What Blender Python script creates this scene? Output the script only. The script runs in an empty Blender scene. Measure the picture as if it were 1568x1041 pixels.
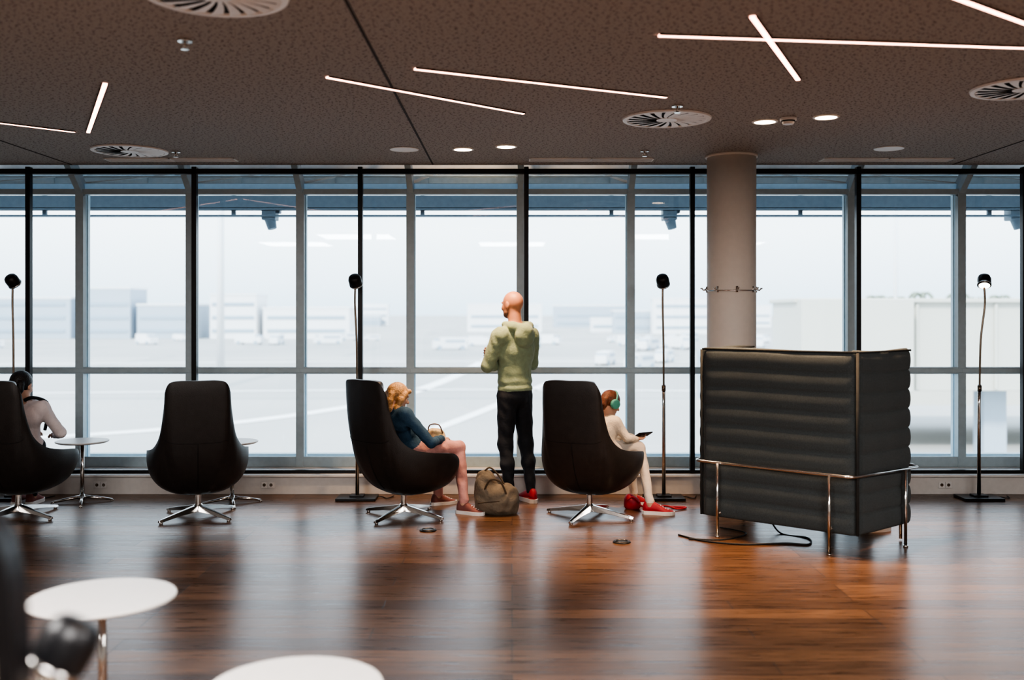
import bpy, bmesh, math, random
import numpy as np
from mathutils import Vector, Matrix
random.seed(4)
V=Vector
scene=bpy.context.scene
# ------------------------------------------------------------ materials
def mat(name,col,rough=.5,metal=0,var=.12,nscale=20,bump=0,bscale=80,spec=.5,coat=0,sheen=0):
    m=bpy.data.materials.new(name); m.use_nodes=True; nt=m.node_tree; b=nt.nodes['Principled BSDF']
    tc=nt.nodes.new('ShaderNodeTexCoord')
    n=nt.nodes.new('ShaderNodeTexNoise'); n.inputs['Scale'].default_value=nscale; n.inputs['Detail'].default_value=4
    nt.links.new(tc.outputs['Object'],n.inputs['Vector'])
    r=nt.nodes.new('ShaderNodeValToRGB')
    c=np.array(col[:3])
    r.color_ramp.elements[0].position=.3; r.color_ramp.elements[1].position=.7
    r.color_ramp.elements[0].color=(*(c*(1-var)),1); r.color_ramp.elements[1].color=(*np.minimum(c*(1+var),1),1)
    nt.links.new(n.outputs['Fac'],r.inputs['Fac']); nt.links.new(r.outputs['Color'],b.inputs['Base Color'])
    b.inputs['Roughness'].default_value=rough; b.inputs['Metallic'].default_value=metal
    b.inputs['Specular IOR Level'].default_value=spec
    b.inputs['Coat Weight'].default_value=coat
    b.inputs['Sheen Weight'].default_value=sheen
    if bump:
        n2=nt.nodes.new('ShaderNodeTexNoise'); n2.inputs['Scale'].default_value=bscale; n2.inputs['Detail'].default_value=3
        nt.links.new(tc.outputs['Object'],n2.inputs['Vector'])
        bp=nt.nodes.new('ShaderNodeBump'); bp.inputs['Strength'].default_value=bump; bp.inputs['Distance'].default_value=.01
        nt.links.new(n2.outputs['Fac'],bp.inputs['Height']); nt.links.new(bp.outputs['Normal'],b.inputs['Normal'])
    return m
def emit(name,col,s):
    m=bpy.data.materials.new(name); m.use_nodes=True; nt=m.node_tree; b=nt.nodes['Principled BSDF']
    b.inputs['Base Color'].default_value=(*col,1)
    b.inputs['Emission Color'].default_value=(*col,1); b.inputs['Emission Strength'].default_value=s
    return m
def glassmat():
    m=bpy.data.materials.new('window_glass'); m.use_nodes=True; nt=m.node_tree; nt.nodes.clear()
    o=nt.nodes.new('ShaderNodeOutputMaterial'); mx=nt.nodes.new('ShaderNodeMixShader')
    t=nt.nodes.new('ShaderNodeBsdfTransparent'); t.inputs[0].default_value=(.91,.96,.98,1)
    g=nt.nodes.new('ShaderNodeBsdfGlossy'); g.inputs['Roughness'].default_value=.01; g.inputs['Color'].default_value=(.9,.95,1,1)
    f=nt.nodes.new('ShaderNodeFresnel'); f.inputs['IOR'].default_value=1.6
    nt.links.new(f.outputs[0],mx.inputs[0]); nt.links.new(t.outputs[0],mx.inputs[1]); nt.links.new(g.outputs[0],mx.inputs[2])
    nt.links.new(mx.outputs[0],o.inputs[0]); return m
def floormat():
    m=bpy.data.materials.new('wood_plank_floor'); m.use_nodes=True; nt=m.node_tree; N=nt.nodes; L=nt.links; b=N['Principled BSDF']
    tc=N.new('ShaderNodeTexCoord')
    br=N.new('ShaderNodeTexBrick'); br.inputs['Scale'].default_value=1; br.inputs['Brick Width'].default_value=1.9; br.inputs['Row Height'].default_value=.165
    br.inputs['Mortar Size'].default_value=.0025; br.inputs['Mortar Smooth'].default_value=.3; br.offset=.37; br.offset_frequency=3
    br.inputs['Color1'].default_value=(.20,.108,.060,1); br.inputs['Color2'].default_value=(.092,.051,.032,1); br.inputs['Mortar'].default_value=(.015,.009,.006,1)
    L.new(tc.outputs['Object'],br.inputs['Vector'])
    mp=N.new('ShaderNodeMapping'); mp.inputs['Scale'].default_value=(1.4,22,1); L.new(tc.outputs['Object'],mp.inputs['Vector'])
    n=N.new('ShaderNodeTexNoise'); n.inputs['Scale'].default_value=2.2; n.inputs['Detail'].default_value=7; n.inputs['Distortion'].default_value=.8; L.new(mp.outputs[0],n.inputs['Vector'])
    r=N.new('ShaderNodeValToRGB'); r.color_ramp.elements[0].position=.3; r.color_ramp.elements[0].color=(.46,.44,.41,1); r.color_ramp.elements[1].position=.7; r.color_ramp.elements[1].color=(1.3,1.25,1.2,1)
    L.new(n.outputs['Fac'],r.inputs['Fac'])
    mx=N.new('ShaderNodeMixRGB'); mx.blend_type='MULTIPLY'; mx.inputs[0].default_value=1; L.new(br.outputs['Color'],mx.inputs[1]); L.new(r.outputs[0],mx.inputs[2]); L.new(mx.outputs[0],b.inputs['Base Color'])
    mr=N.new('ShaderNodeMapRange'); mr.inputs['To Min'].default_value=.18; mr.inputs['To Max'].default_value=.42; L.new(n.outputs['Fac'],mr.inputs['Value']); L.new(mr.outputs[0],b.inputs['Roughness'])
    bp=N.new('ShaderNodeBump'); bp.inputs['Strength'].default_value=.28; bp.inputs['Distance'].default_value=.004
    ad=N.new('ShaderNodeMath'); ad.operation='MULTIPLY_ADD'; ad.inputs[1].default_value=-1.5; L.new(br.outputs['Fac'],ad.inputs[0]); L.new(n.outputs['Fac'],ad.inputs[2])
    L.new(ad.outputs[0],bp.inputs['Height']); L.new(bp.outputs[0],b.inputs['Normal'])
    b.inputs['Specular IOR Level'].default_value=.45
    return m
def ceilmat():
    m=bpy.data.materials.new('perforated_ceiling'); m.use_nodes=True; nt=m.node_tree; N=nt.nodes; L=nt.links; b=N['Principled BSDF']
    tc=N.new('ShaderNodeTexCoord')
    def dots(scale,th):
        v=N.new('ShaderNodeTexVoronoi'); v.inputs['Scale'].default_value=scale; v.voronoi_dimensions='2D'; L.new(tc.outputs['Object'],v.inputs['Vector'])
        c=N.new('ShaderNodeMath'); c.operation='LESS_THAN'; c.inputs[1].default_value=th; L.new(v.outputs['Distance'],c.inputs[0]); return c
    d1=dots(23,.145); d2=dots(37,.12)
    mxm=N.new('ShaderNodeMath'); mxm.operation='MAXIMUM'; L.new(d1.outputs[0],mxm.inputs[0]); L.new(d2.outputs[0],mxm.inputs[1])
    mx=N.new('ShaderNodeMixRGB'); mx.inputs[1].default_value=(.385,.352,.325,1); mx.inputs[2].default_value=(.13,.11,.10,1)
    L.new(mxm.outputs[0],mx.inputs[0]); L.new(mx.outputs[0],b.inputs['Base Color']); b.inputs['Roughness'].default_value=.85; b.inputs['Specular IOR Level'].default_value=.2
    return m
def groundmat():
    m=bpy.data.materials.new('apron_concrete'); m.use_nodes=True; nt=m.node_tree; N=nt.nodes; L=nt.links; b=N['Principled BSDF']
    tc=N.new('ShaderNodeTexCoord')
    br=N.new('ShaderNodeTexBrick'); br.inputs['Scale'].default_value=1; br.inputs['Brick Width'].default_value=60; br.inputs['Row Height'].default_value=45
    br.inputs['Mortar Size'].default_value=.8; br.inputs['Color1'].default_value=(.48,.47,.45,1); br.inputs['Color2'].default_value=(.42,.42,.41,1); br.inputs['Mortar'].default_value=(.36,.37,.37,1)
    L.new(tc.outputs['Object'],br.inputs['Vector'])
    n=N.new('ShaderNodeTexNoise'); n.inputs['Scale'].default_value=.03; n.inputs['Detail'].default_value=5; L.new(tc.outputs['Object'],n.inputs['Vector'])
    r=N.new('ShaderNodeValToRGB'); r.color_ramp.elements[0].color=(.75,.77,.79,1); r.color_ramp.elements[1].color=(1.15,1.12,1.08,1); L.new(n.outputs['Fac'],r.inputs['Fac'])
    mx=N.new('ShaderNodeMixRGB'); mx.blend_type='MULTIPLY'; mx.inputs[0].default_value=1; L.new(br.outputs['Color'],mx.inputs[1]); L.new(r.outputs[0],mx.inputs[2]); L.new(mx.outputs[0],b.inputs['Base Color'])
    b.inputs['Roughness'].default_value=.8; return m

M=dict(
 glass=glassmat(), floor=floormat(), ceil=ceilmat(), ground=groundmat(),
 wall=mat('wall_paint',(.5,.48,.46),.8), white=mat('white_laminate',(.72,.71,.70),.35,var=.02),
 sill=mat('sill_white',(.66,.64,.62),.5,var=.04),
 frame=mat('facade_frame',(.44,.54,.59),.4,.1,var=.05), black=mat('black_metal',(.012,.012,.014),.35,.2),
 chrome=mat('polished_steel',(.62,.6,.58),.16,1,var=.03), bronze=mat('lamp_bronze',(.25,.2,.16),.25,1),
 leather=mat('dark_leather',(.026,.022,.021),.40,bump=.12,bscale=160,spec=.5), seam=mat('seam_thread',(.008,.006,.006),.6),
 felt=mat('grey_felt',(.068,.080,.084),.95,var=.15,nscale=120,bump=.4,bscale=500,sheen=.1,spec=.2), feltd=mat('felt_piping',(.03,.032,.032),.9),
 column=mat('column_paint',(.74,.69,.64),.6,var=.02), strip=emit('strip_light',(1,.50,.37),8), bulb=emit('downlight_lens',(1,.70,.46),16),
 vent=mat('vent_white',(.8,.78,.76),.5,var=.04), dark=mat('dark_void',(.015,.013,.012),.8), seamc=mat('ceiling_joint',(.05,.04,.035),.9),
 slat=mat('sunshade_blue',(.24,.31,.37),.5,var=.06), soffit=mat('soffit_panel',(.42,.48,.52),.6,var=.05),
 haze1=mat('far_building_haze_pale',(.80,.81,.82),.9,var=.03), haze2=mat('far_building_haze_blue',(.44,.51,.58),.9,var=.04), haze3=mat('far_window_haze_band',(.36,.45,.53),.8,var=.04),  # air haze is put into these pale bluish colours, no volume
 bridge=mat('jet_bridge_white',(.60,.59,.53),.7,var=.03), mark=mat('apron_marking',(.85,.84,.82),.8,var=.02), tree=mat('hazy_tree',(.26,.30,.24),.9),
 skin=mat('skin_tan',(.48,.23,.15),.5,var=.08,nscale=12), skin2=mat('skin_light',(.62,.38,.28),.5,var=.06,nscale=12),
 beard=mat('beard_stubble',(.20,.10,.07),.8,var=.3,nscale=200),
 hoodie=mat('sage_cotton',(.27,.345,.225),.9,var=.08,nscale=30,bump=.3,bscale=60,sheen=.2), jeans=mat('black_denim',(.022,.026,.034),.8,bump=.3,bscale=50),
 red=mat('red_suede',(.42,.03,.045),.6), sole=mat('white_sole',(.75,.72,.7),.6,var=.03),
 blond=mat('blond_hair',(.50,.29,.13),.5,var=.35,nscale=60,bump=.6,bscale=90), brown=mat('auburn_hair',(.18,.065,.035),.5,var=.35,nscale=60,bump=.6,bscale=90),
 blackh=mat('black_hair',(.014,.012,.012),.45,var=.35,nscale=60,bump=.6,bscale=90),
 navy=mat('navy_knit',(.03,.075,.13),.85,bump=.3,bscale=70), pink=mat('pink_trousers',(.60,.31,.28),.85,bump=.3,bscale=60),
 cream=mat('cream_fleece',(.78,.68,.56),.9,var=.05,bump=.4,bscale=90), beige=mat('beige_trousers',(.74,.66,.58),.85,var=.05,bump=.3,bscale=60),
 green=mat('mint_plastic',(.12,.42,.35),.35), brownsh=mat('rose_suede_shoe',(.22,.085,.075),.8), whitesh=mat('white_leather_shoe',(.75,.74,.72),.5), shirt=mat('pale_pink_shirt',(.78,.70,.70),.85,var=.05,bump=.3,bscale=60),
 cap=mat('black_cap',(.012,.012,.014),.8), khaki=mat('khaki_canvas',(.17,.14,.105),.9,var=.25,nscale=14,bump=.5,bscale=60),
 bagy=mat('straw_bag',(.55,.42,.25),.8,var=.35,nscale=25,bump=.5), eye=mat('eye_white',(.8,.8,.8),.2,var=.01), pupil=mat('pupil',(.02,.015,.01),.2),
 beigel=mat('beige_upholstery',(.42,.34,.26),.8,var=.06,bump=.3,bscale=200),
 screen=mat('phone_glass',(.02,.02,.025),.1), cord=mat('black_rubber',(.01,.01,.01),.6))
# ------------------------------------------------------------ mesh helpers
def link(o,parent=None):
    scene.collection.objects.link(o)
    if parent: o.parent=parent
    return o
def grp(name,loc=(0,0,0),rz=0,parent=None):
    e=bpy.data.objects.new(name,None); e.location=loc; e.rotation_euler=(0,0,rz); e.empty_display_size=.1; return link(e,parent)
def fin(name,bm,mats,parent=None,smooth=False,loc=None,bevel=0,sub=0,angle=None):
    bmesh.ops.recalc_face_normals(bm,faces=bm.faces)
    me=bpy.data.meshes.new(name); bm.to_mesh(me); bm.free()
    for m in (mats if isinstance(mats,(list,tuple)) else [mats]): me.materials.append(m)
    if smooth: me.shade_smooth() if hasattr(me,'shade_smooth') else [setattr(p,'use_smooth',True) for p in me.polygons]
    o=bpy.data.objects.new(name,me)
    if loc: o.location=loc
    link(o,parent)
    if bevel:
        b=o.modifiers.new('bevel','BEVEL'); b.width=bevel; b.segments=3; b.limit_method='ANGLE'
    if sub:
        s=o.modifiers.new('sub','SUBSURF'); s.levels=sub; s.render_levels=sub
    return o
def box(bm,c,s,mi=0,rz=0):
    r=bmesh.ops.create_cube(bm,size=1); vs=r['verts']
    mt=Matrix.Translation(V(c))@Matrix.Rotation(rz,4,'Z')@Matrix.Diagonal((s[0],s[1],s[2],1))
    bmesh.ops.transform(bm,matrix=mt,verts=vs)
    for f in {f for v in vs for f in v.link_faces}: f.material_index=mi
    return vs
def tube(bm,pts,r,seg=10,mi=0,closed=False):
    pts=[V(p) for p in pts]; n=len(pts); rr=r if isinstance(r,(list,tuple)) else [r]*n
    rings=[]; prev=None
    for i,p in enumerate(pts):
        if closed: t=(pts[(i+1)%n]-pts[i-1])
        else: t=(pts[min(i+1,n-1)]-pts[max(i-1,0)])
        if t.length<1e-9: t=V((0,0,1))
        t.normalize()
        if prev is None:
            a=V((0,0,1)) if abs(t.z)<.9 else V((1,0,0)); x=t.cross(a).normalized()
        else: x=(prev-t*prev.dot(t)).normalized()
        prev=x; y=t.cross(x)
        rings.append([bm.verts.new(p+(x*math.cos(k*2*math.pi/seg)+y*math.sin(k*2*math.pi/seg))*rr[i]) for k in range(seg)])
    for i in range(n if closed else n-1):
        a,b=rings[i],rings[(i+1)%n]
        for k in range(seg):
            f=bm.faces.new((a[k],a[(k+1)%seg],b[(k+1)%seg],b[k])); f.material_index=mi; f.smooth=True
    if not closed:
        for R in (rings[0],rings[-1]):
            f=bm.faces.new(R); f.material_index=mi
def disc(bm,c,r,h,seg=40,mi=0,r2=None):
    tube(bm,[(c[0],c[1],c[2]),(c[0],c[1],c[2]+h)],[r,r2 or r],seg,mi)
def cr(pts,n=6):
    pts=[V(p) for p in pts]; out=[]
    for i in range(len(pts)-1):
        p0=pts[max(i-1,0)];p1=pts[i];p2=pts[i+1];p3=pts[min(i+2,len(pts)-1)]
        for k in range(n):
            t=k/n; out.append(.5*((2*p1)+(p2-p0)*t+(2*p0-5*p1+4*p2-p3)*t*t+(3*p1-p0-3*p2+p3)*t**3))
    out.append(pts[-1]); return out

H=1.6; ZC=2.92; XW=6.8
# ------------------------------------------------------------ room shell
bm=bmesh.new(); box(bm,(0,2.95,-.1),(2*XW,12.1,.2)); fin('floor',bm,M['floor'])
bm=bmesh.new(); box(bm,(0,2.97,ZC+.06),(2*XW,11.94,.12)); fin('ceiling',bm,M['ceil'])
bm=bmesh.new(); box(bm,(-XW-.1,3.2,1.6),(.2,12.6,3.4)); fin('wall_left',bm,M['wall'])
bm=bmesh.new(); box(bm,(XW+.1,3.2,1.6),(.2,12.6,3.4)); fin('wall_right',bm,M['wall'])
bm=bmesh.new(); box(bm,(0,-3.1,1.6),(2*XW,.2,3.4)); fin('wall_back',bm,M['wall'])
bm=bmesh.new(); box(bm,(0,9.16,.0775),(2*XW,.52,.155)); box(bm,(0,9.15,.165),(2*XW,.55,.02))
fin('baseboard_window',bm,M['sill'],bevel=.004)
bm=bmesh.new(); box(bm,(0,9.03,3.07),(2*XW,.3,.08)); fin('trim_ceiling_edge',bm,M['frame'])
# ceiling joints
for i,x in enumerate((-3.9,-.70,2.5+1.4)):
    bm=bmesh.new(); box(bm,(x,2.95,ZC-.001),(.014,11.9,.004)); fin('trim_%d'%(i+20),bm,M['seamc'])
# sockets
for x in (-3.67,-3.61,-2.19,-2.13,3.8,3.86):
    g=grp('wall_socket',(x,8.895,.085))
    bm=bmesh.new(); box(bm,(0,0,0),(.055,.008,.055)); fin('plate',bm,M['white'],g,bevel=.002)
    bm=bmesh.new(); tube(bm,[(0,-.003,0),(0,-.006,0)],.014,20); fin('recess',bm,M['bronze'],g)
# black inner posts + top rail
for k in range(-4,5):
    x=.128+1.482*k
    bm=bmesh.new(); box(bm,(x,8.99,1.53),(.042,.06,2.76)); fin('trim_%d'%(k+5),bm,M['black'],bevel=.004)
bm=bmesh.new(); box(bm,(0,8.985,2.868),(2*XW,.05,.045)); box(bm,(0,8.985,.19),(2*XW,.04,.03)); fin('trim_top_rail',bm,M['black'])
# windows
W=1.025; wi=0
for k in range(-7,7):
    x0=.08+W*k; x1=x0+W; xc=(x0+x1)/2; wi+=1
    if x1>XW+.1 or x0<-XW-.2: continue
    g=grp('window_%d'%wi,(xc,9.4,0))
    bm=bmesh.new()
    for s in (-W/2,):
        box(bm,(s,.0,1.45),(.055,.10,2.57)); box(bm,(s,-.055,1.45),(.075,.012,2.57)); box(bm,(s,.075,1.45),(.075,.05,2.57))
        # bent upper strut
        vs=box(bm,(0,0,0),(.055,.46,.075))
        bmesh.ops.transform(bm,matrix=Matrix.Translation((s,-.17,2.86))@Matrix.Rotation(-math.radians(40),4,'X'),verts=vs)
    box(bm,(0,0,1.07),(W,.11,.062)); box(bm,(0,-.06,1.07),(W,.02,.04))
    box(bm,(0,0,2.735),(W,.11,.05)); box(bm,(0,0,.21),(W,.11,.07)); box(bm,(0,-.045,.255),(W,.02,.03))
    fin('frame',bm,M['frame'],g,bevel=.003)
    for nm,a,b in (('glass_lower',.24,1.045),('glass_upper',1.095,2.715)):
        bm=bmesh.new(); vs=[bm.verts.new(p) for p in ((-W/2,.03,a),(W/2,.03,a),(W/2,.03,b),(-W/2,.03,b))]; bm.faces.new(vs); fin(nm,bm,M['glass'],g)
    bm=bmesh.new(); vs=[bm.verts.new(p) for p in ((-W/2,.0,2.76),(W/2,.0,2.76),(W/2,-.32,3.03),(-W/2,-.32,3.03))]; bm.faces.new(vs); fin('glass_sloped',bm,M['glass'],g)
# ------------------------------------------------------------ ceiling fixtures
strips=[((-4.7,5.81),(-3.17,7.29)),((-3.08,7.31),(-2.33,5.76)),((-1.03,5.60),(.077,6.62)),((-.523,5.41),(.938,6.12)),((.695,4.76),(3.7,5.12)),((1.066,4.46),(1.61,5.66)),((1.2,3.69),(2.6,4.77)),
 ((-4.4,2.2),(-2.6,3.1)),((-1,1.0),(.9,1.5)),((-.6,3.4),(.6,2.3))]
for a,b in strips:
    g=grp('linear_ceiling_light',((a[0]+b[0])/2,(a[1]+b[1])/2,ZC),math.atan2(b[1]-a[1],b[0]-a[0])); L=math.dist(a,b)
    bm=bmesh.new(); box(bm,(0,.017,-.003),(L,.006,.008)); box(bm,(0,-.017,-.003),(L,.006,.008)); fin('housing',bm,M['seamc'],g)
    bm=bmesh.new(); box(bm,(0,0,-.004),(L,.024,.008)); fin('diffuser',bm,M['strip'],g)
def swirl(x,y,r=.3):
    g=grp('swirl_air_diffuser',(x,y,ZC))
    bm=bmesh.new(); n=48
    prof=[(r,-.001),(r-.004,-.012),(r-.03,-.014),(r-.045,-.006)]
    rings=[[bm.verts.new((pr*math.cos(2*math.pi*i/n),pr*math.sin(2*math.pi*i/n),z)) for i in range(n)] for pr,z in prof]
    for a,b in zip(rings,rings[1:]):
        for i in range(n): bm.faces.new((a[i],a[(i+1)%n],b[(i+1)%n],b[i]))
    disc(bm,(0,0,-.014),.07,.01,24)
    fin('ring',bm,M['vent'],g)
    bm=bmesh.new(); disc(bm,(0,0,-.003),r-.035,.002,40); fin('cavity',bm,M['dark'],g)
    bm=bmesh.new(); nb=20
    for i in range(nb):
        pa=[]
        for rr,off in ((.065,0),(.13,.12),(.2,.2),(r-.035,.26)):
            a=2*math.pi*i/nb+off; wd=.5*2*math.pi*rr/nb*.68
            ca,sa=math.cos(a),math.sin(a)
            pa.append((bm.verts.new((rr*ca+sa*wd,rr*sa-ca*wd,-.010)),bm.verts.new((rr*ca-sa*wd,rr*sa+ca*wd,-.014))))
        for p,q in zip(pa,pa[1:]): bm.faces.new((p[0],p[1],q[1],q[0]))
    fin('blades',bm,M['vent'],g)
for x,y in ((1.046,6.8),(-3.09,8.13),(-1.225,4.15),(3.0,5.88)): swirl(x,y)
def down(x,y,r=.07,power=140,name='recessed_downlight'):
    g=grp(name,(x,y,ZC))
    bm=bmesh.new(); n=32
    prof=[(r+.018,-.001),(r+.015,-.007),(r+.002,-.007),(r,-.002)]
    rings=[[bm.verts.new((pr*math.cos(2*math.pi*i/n),pr*math.sin(2*math.pi*i/n),z)) for i in range(n)] for pr,z in prof]
    for a,b in zip(rings,rings[1:]):
        for i in range(n): bm.faces.new((a[i],a[(i+1)%n],b[(i+1)%n],b[i]))
    fin('trim_ring',bm,M['vent'],g)
    bm=bmesh.new(); disc(bm,(0,0,-.006),r,.005,32); fin('lens',bm,M['bulb'] if power else M['vent'],g)
    if power:
        l=bpy.data.lights.new('downlight_beam','SPOT'); l.energy=power; l.color=(1,.66,.40); l.spot_size=math.radians(85); l.spot_blend=.8; l.shadow_soft_size=.06
        o=bpy.data.objects.new('beam',l); o.location=(0,0,-.03); link(o,g)
down(-.393,8.07,power=170); down(-.046,7.94,power=170); down(1.737,6.91,power=310); down(2.108,6.75,power=310)
for x,y in ((-2.5,2.8),(0,2.9),(2.6,2.8)): down(x,y,power=90)
for x,y in ((-.865,8.07),(3.01,8.03)): down(x,y,.10,0,'ceiling_speaker')
for x,y in ((-1.58,4.86),(-2.74,8.2),(1.05,6.39),(1.076,8.16)):
    g=grp('sprinkler_head',(x,y,ZC-.001))
    bm=bmesh.new(); disc(bm,(0,0,-.006),.035,.006,24); tube(bm,[(0,0,-.006),(0,0,-.04)],.008); disc(bm,(0,0,-.044),.02,.003,16)
    tube(bm,[(-.012,0,-.006),(-.016,0,-.025),(0,0,-.042)],.003,6); tube(bm,[(.012,0,-.006),(.016,0,-.025),(0,0,-.042)],.003,6); fin('body',bm,M['chrome'],g)
g=grp('smoke_detector',(1.862,6.78,ZC)); bm=bmesh.new(); disc(bm,(0,0,-.02),.055,.02,28); disc(bm,(0,0,-.045),.035,.018,24,r2=.042); fin('housing',bm,M['vent'],g,bevel=.003)
bm=bmesh.new(); disc(bm,(0,0,-.027),.046,.007,28); fin('grille',bm,M['dark'],g)
for x,w in ((-2.91,1.1),(.676,1.05),(3.2,1.1)):
    g=grp('slot_air_diffuser',(x,8.6,ZC)); bm=bmesh.new()
    for dy in (-.07,-.025,.025,.07): box(bm,(0,dy,-.005),(w,.012,.01))
    for dx in (-w/2,0,w/2): box(bm,(dx,0,-.005),(.012,.152,.01))
    fin('frame',bm,M['vent'],g); bm=bmesh.new(); box(bm,(0,0,-.001),(w,.14,.002)); fin('slot_void',bm,M['dark'],g)
# fill lights added on the unseen ceiling, each in an added fixture frame
for x,y in ((-4,.2),(0,.2),(4,.2),(-2.6,2.0),(2.6,2.0)):
    g=grp('added_fill_light',(x,y,ZC)); bm=bmesh.new()
    for s in (-1,1): box(bm,(s*.62,0,-.02),(.03,1.27,.04)); box(bm,(0,s*.62,-.02),(1.27,.03,.04))
    fin('frame',bm,M['vent'],g)
    l=bpy.data.lights.new('fill_area','AREA'); l.shape='SQUARE'; l.size=1.2; l.energy=150; l.color=(1,.97,.94)
    o=bpy.data.objects.new('fill_lamp',l); o.location=(0,0,-.03); link(o,g)
# ------------------------------------------------------------ column
g=grp('column',(1.833,8.4,0))
bm=bmesh.new(); disc(bm,(0,0,0),.202,ZC,64); fin('shaft',bm,M['column'],g)
bm=bmesh.new(); disc(bm,(0,0,ZC-.02),.215,.02,64); disc(bm,(0,0,0),.208,.06,64); fin('collar',bm,M['column'],g)
bm=bmesh.new(); tube(bm,[(.205*math.cos(a*math.pi/24),.205*math.sin(a*math.pi/24),1.79) for a in range(48)],.006,6,closed=True)
for a in (0,45,135,180,225,270,315):
    c,s=math.cos(math.radians(a)),math.sin(math.radians(a))
    tube(bm,[(c*.205,s*.205,1.80),(c*.235,s*.235,1.795),(c*.25,s*.25,1.81)],.006,8); tube(bm,[(c*.205,s*.205,1.775),(c*.205,s*.205,1.825)],.010,8)
    disc(bm,(c*.25,s*.25,1.805),.010,.01,12)
fin('coat_hook_ring',bm,M['chrome'],g)
# ------------------------------------------------------------ lounge chair
RIM=[((0,-.42,1.095),(0,-.40,.18)),((.15,-.415,1.095),(.17,-.39,.18)),((.207,-.402,1.065),(.23,-.37,.19)),((.220,-.37,.93),(.27,-.33,.19)),((.238,-.335,.78),(.30,-.29,.19)),
((.262,-.29,.66),(.33,-.24,.19)),((.305,-.20,.575),(.37,-.16,.19)),((.352,-.06,.54),(.39,-.05,.19)),((.366,.08,.525),(.39,.06,.19)),((.360,.17,.51),(.37,.16,.19)),
((.335,.235,.46),(.32,.23,.19)),((.265,.285,.38),(.23,.27,.19)),((.13,.315,.35),(.12,.29,.19)),((0,.32,.345),(0,.30,.19))]
half=cr([a for a,b in RIM],4); halfc=cr([b for a,b in RIM],4)
mir=lambda p:V((-p.x,p.y,p.z))
rimp=half+[mir(p) for p in half[-2:0:-1]]; rimc=halfc+[mir(p) for p in halfc[-2:0:-1]]
B0=V((0,-.02,.2))
def shellpt(i,t): return B0*(1-t)**2+rimc[i]*2*t*(1-t)+rimp[i]*t*t
def lounge_chair(loc,deg,legrot=10):
    g=grp('lounge_chair',(*loc,0),math.radians(deg))
    bm=bmesh.new(); n=len(rimp); T=16; c=bm.verts.new(B0); rings=[]
    for j in range(1,T+1): rings.append([bm.verts.new(shellpt(i,j/T)) for i in range(n)])
    for i in range(n): bm.faces.new((c,rings[0][i],rings[0][(i+1)%n]))
    for a,b in zip(rings,rings[1:]):
        for i in range(n): bm.faces.new((a[i],b[i],b[(i+1)%n],a[(i+1)%n]))
    o=fin('shell',bm,M['leather'],g,smooth=True)
    s=o.modifiers.new('sol','SOLIDIFY'); s.thickness=.045; s.offset=0
    b=o.modifiers.new('bev','BEVEL'); b.width=.016; b.segments=3; b.limit_method='ANGLE'; b.angle_limit=math.radians(50)
    bm=bmesh.new()
    def tz(i,z):
        lo,hi=0,1
        for _ in range(24):
            m=(lo+hi)/2
            if shellpt(i,m).z<z: lo=m
            else: hi=m
        return lo
    idx=list(range(-12,13)); pts=[]
    for i in idx:
        p=shellpt(i%n,tz(i%n,.62+ .03*(abs(i)/12)**2)); nrm=V((p.x*.6,-.3,0)).normalized(); pts.append(p+nrm*.023)
    tube(bm,pts,.003,6)
    pts=[]
    for k in range(12):
        z=.62-.36*k/11; t=tz(0,z); p=shellpt(0,t); d=(shellpt(0,t+.02)-shellpt(0,t-.02)).normalized(); pts.append(p+V((0,-d.z,d.y))*.0235)
    tube(bm,pts,.003,6)
    fin('seams',bm,M['seam'],g)
    # cushion
    bm=bmesh.new(); rings=[]; nn=32
    for z,s in ((.26,.74),(.28,.86),(.36,.92),(.405,.90),(.425,.80),(.432,.5)):
        rings.append([bm.verts.new((s*.30*abs(math.cos(a))**.6*(1 if math.cos(a)>0 else -1)*(1 if z>.3 else .8), -.01+s*.31*abs(math.sin(a))**.6*(1 if math.sin(a)>0 else -1)*(1 if z>.3 else .8),z)) for a in [2*math.pi*i/nn for i in range(nn)]])
    for a,b in zip(rings,rings[1:]):
        for i in range(nn): bm.faces.new((a[i],a[(i+1)%nn],b[(i+1)%nn],b[i]))
    bm.faces.new(rings[0]); bm.faces.new(rings[-1]); fin('seat_cushion',bm,M['leather'],g,smooth=True)
    # base
    bm=bmesh.new(); tube(bm,[(0,-.02,.05),(0,-.02,.21)],.024,20); tube(bm,[(0,-.02,.045),(0,-.02,.10)],[.05,.032],20); disc(bm,(0,-.02,.185),.10,.02,28)
    for q in range(4):
        a=math.radians(legrot+90*q-deg); d=V((math.cos(a),math.sin(a),0)); e=V((-d.y,d.x,0)); o0=V((0,-.02,0))
        secs=[]
        for s,wd,z0,z1 in ((.02,.030,.045,.095),(.18,.022,.035,.066),(.34,.016,.014,.036),(.372,.013,.012,.028)):
            secs.append([bm.verts.new(o0+d*s+e*sg*wd*w+V((0,0,z))) for sg,w,z in ((-1,1,z0),(1,1,z0),(1,.6,z1),(-1,.6,z1))])
        for a_,b_ in zip(secs,secs[1:]):
            for i in range(4): bm.faces.new((a_[i],a_[(i+1)%4],b_[(i+1)%4],b_[i]))
        bm.faces.new(secs[0]); bm.faces.new(secs[-1])
        p=o0+d*.35; disc(bm,(p.x,p.y,0),.014,.016,14)
    fin('star_base',bm,M['chrome'],g,bevel=.003)
    return g
CH=[((-3.89,7.95),-4,-25),((-2.48,7.95),17,-33),((-.84,7.95),-44,-30),((.62,7.95),-26,-28)]
for l,d,lr in CH: lounge_chair(l,d,lr)
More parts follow.
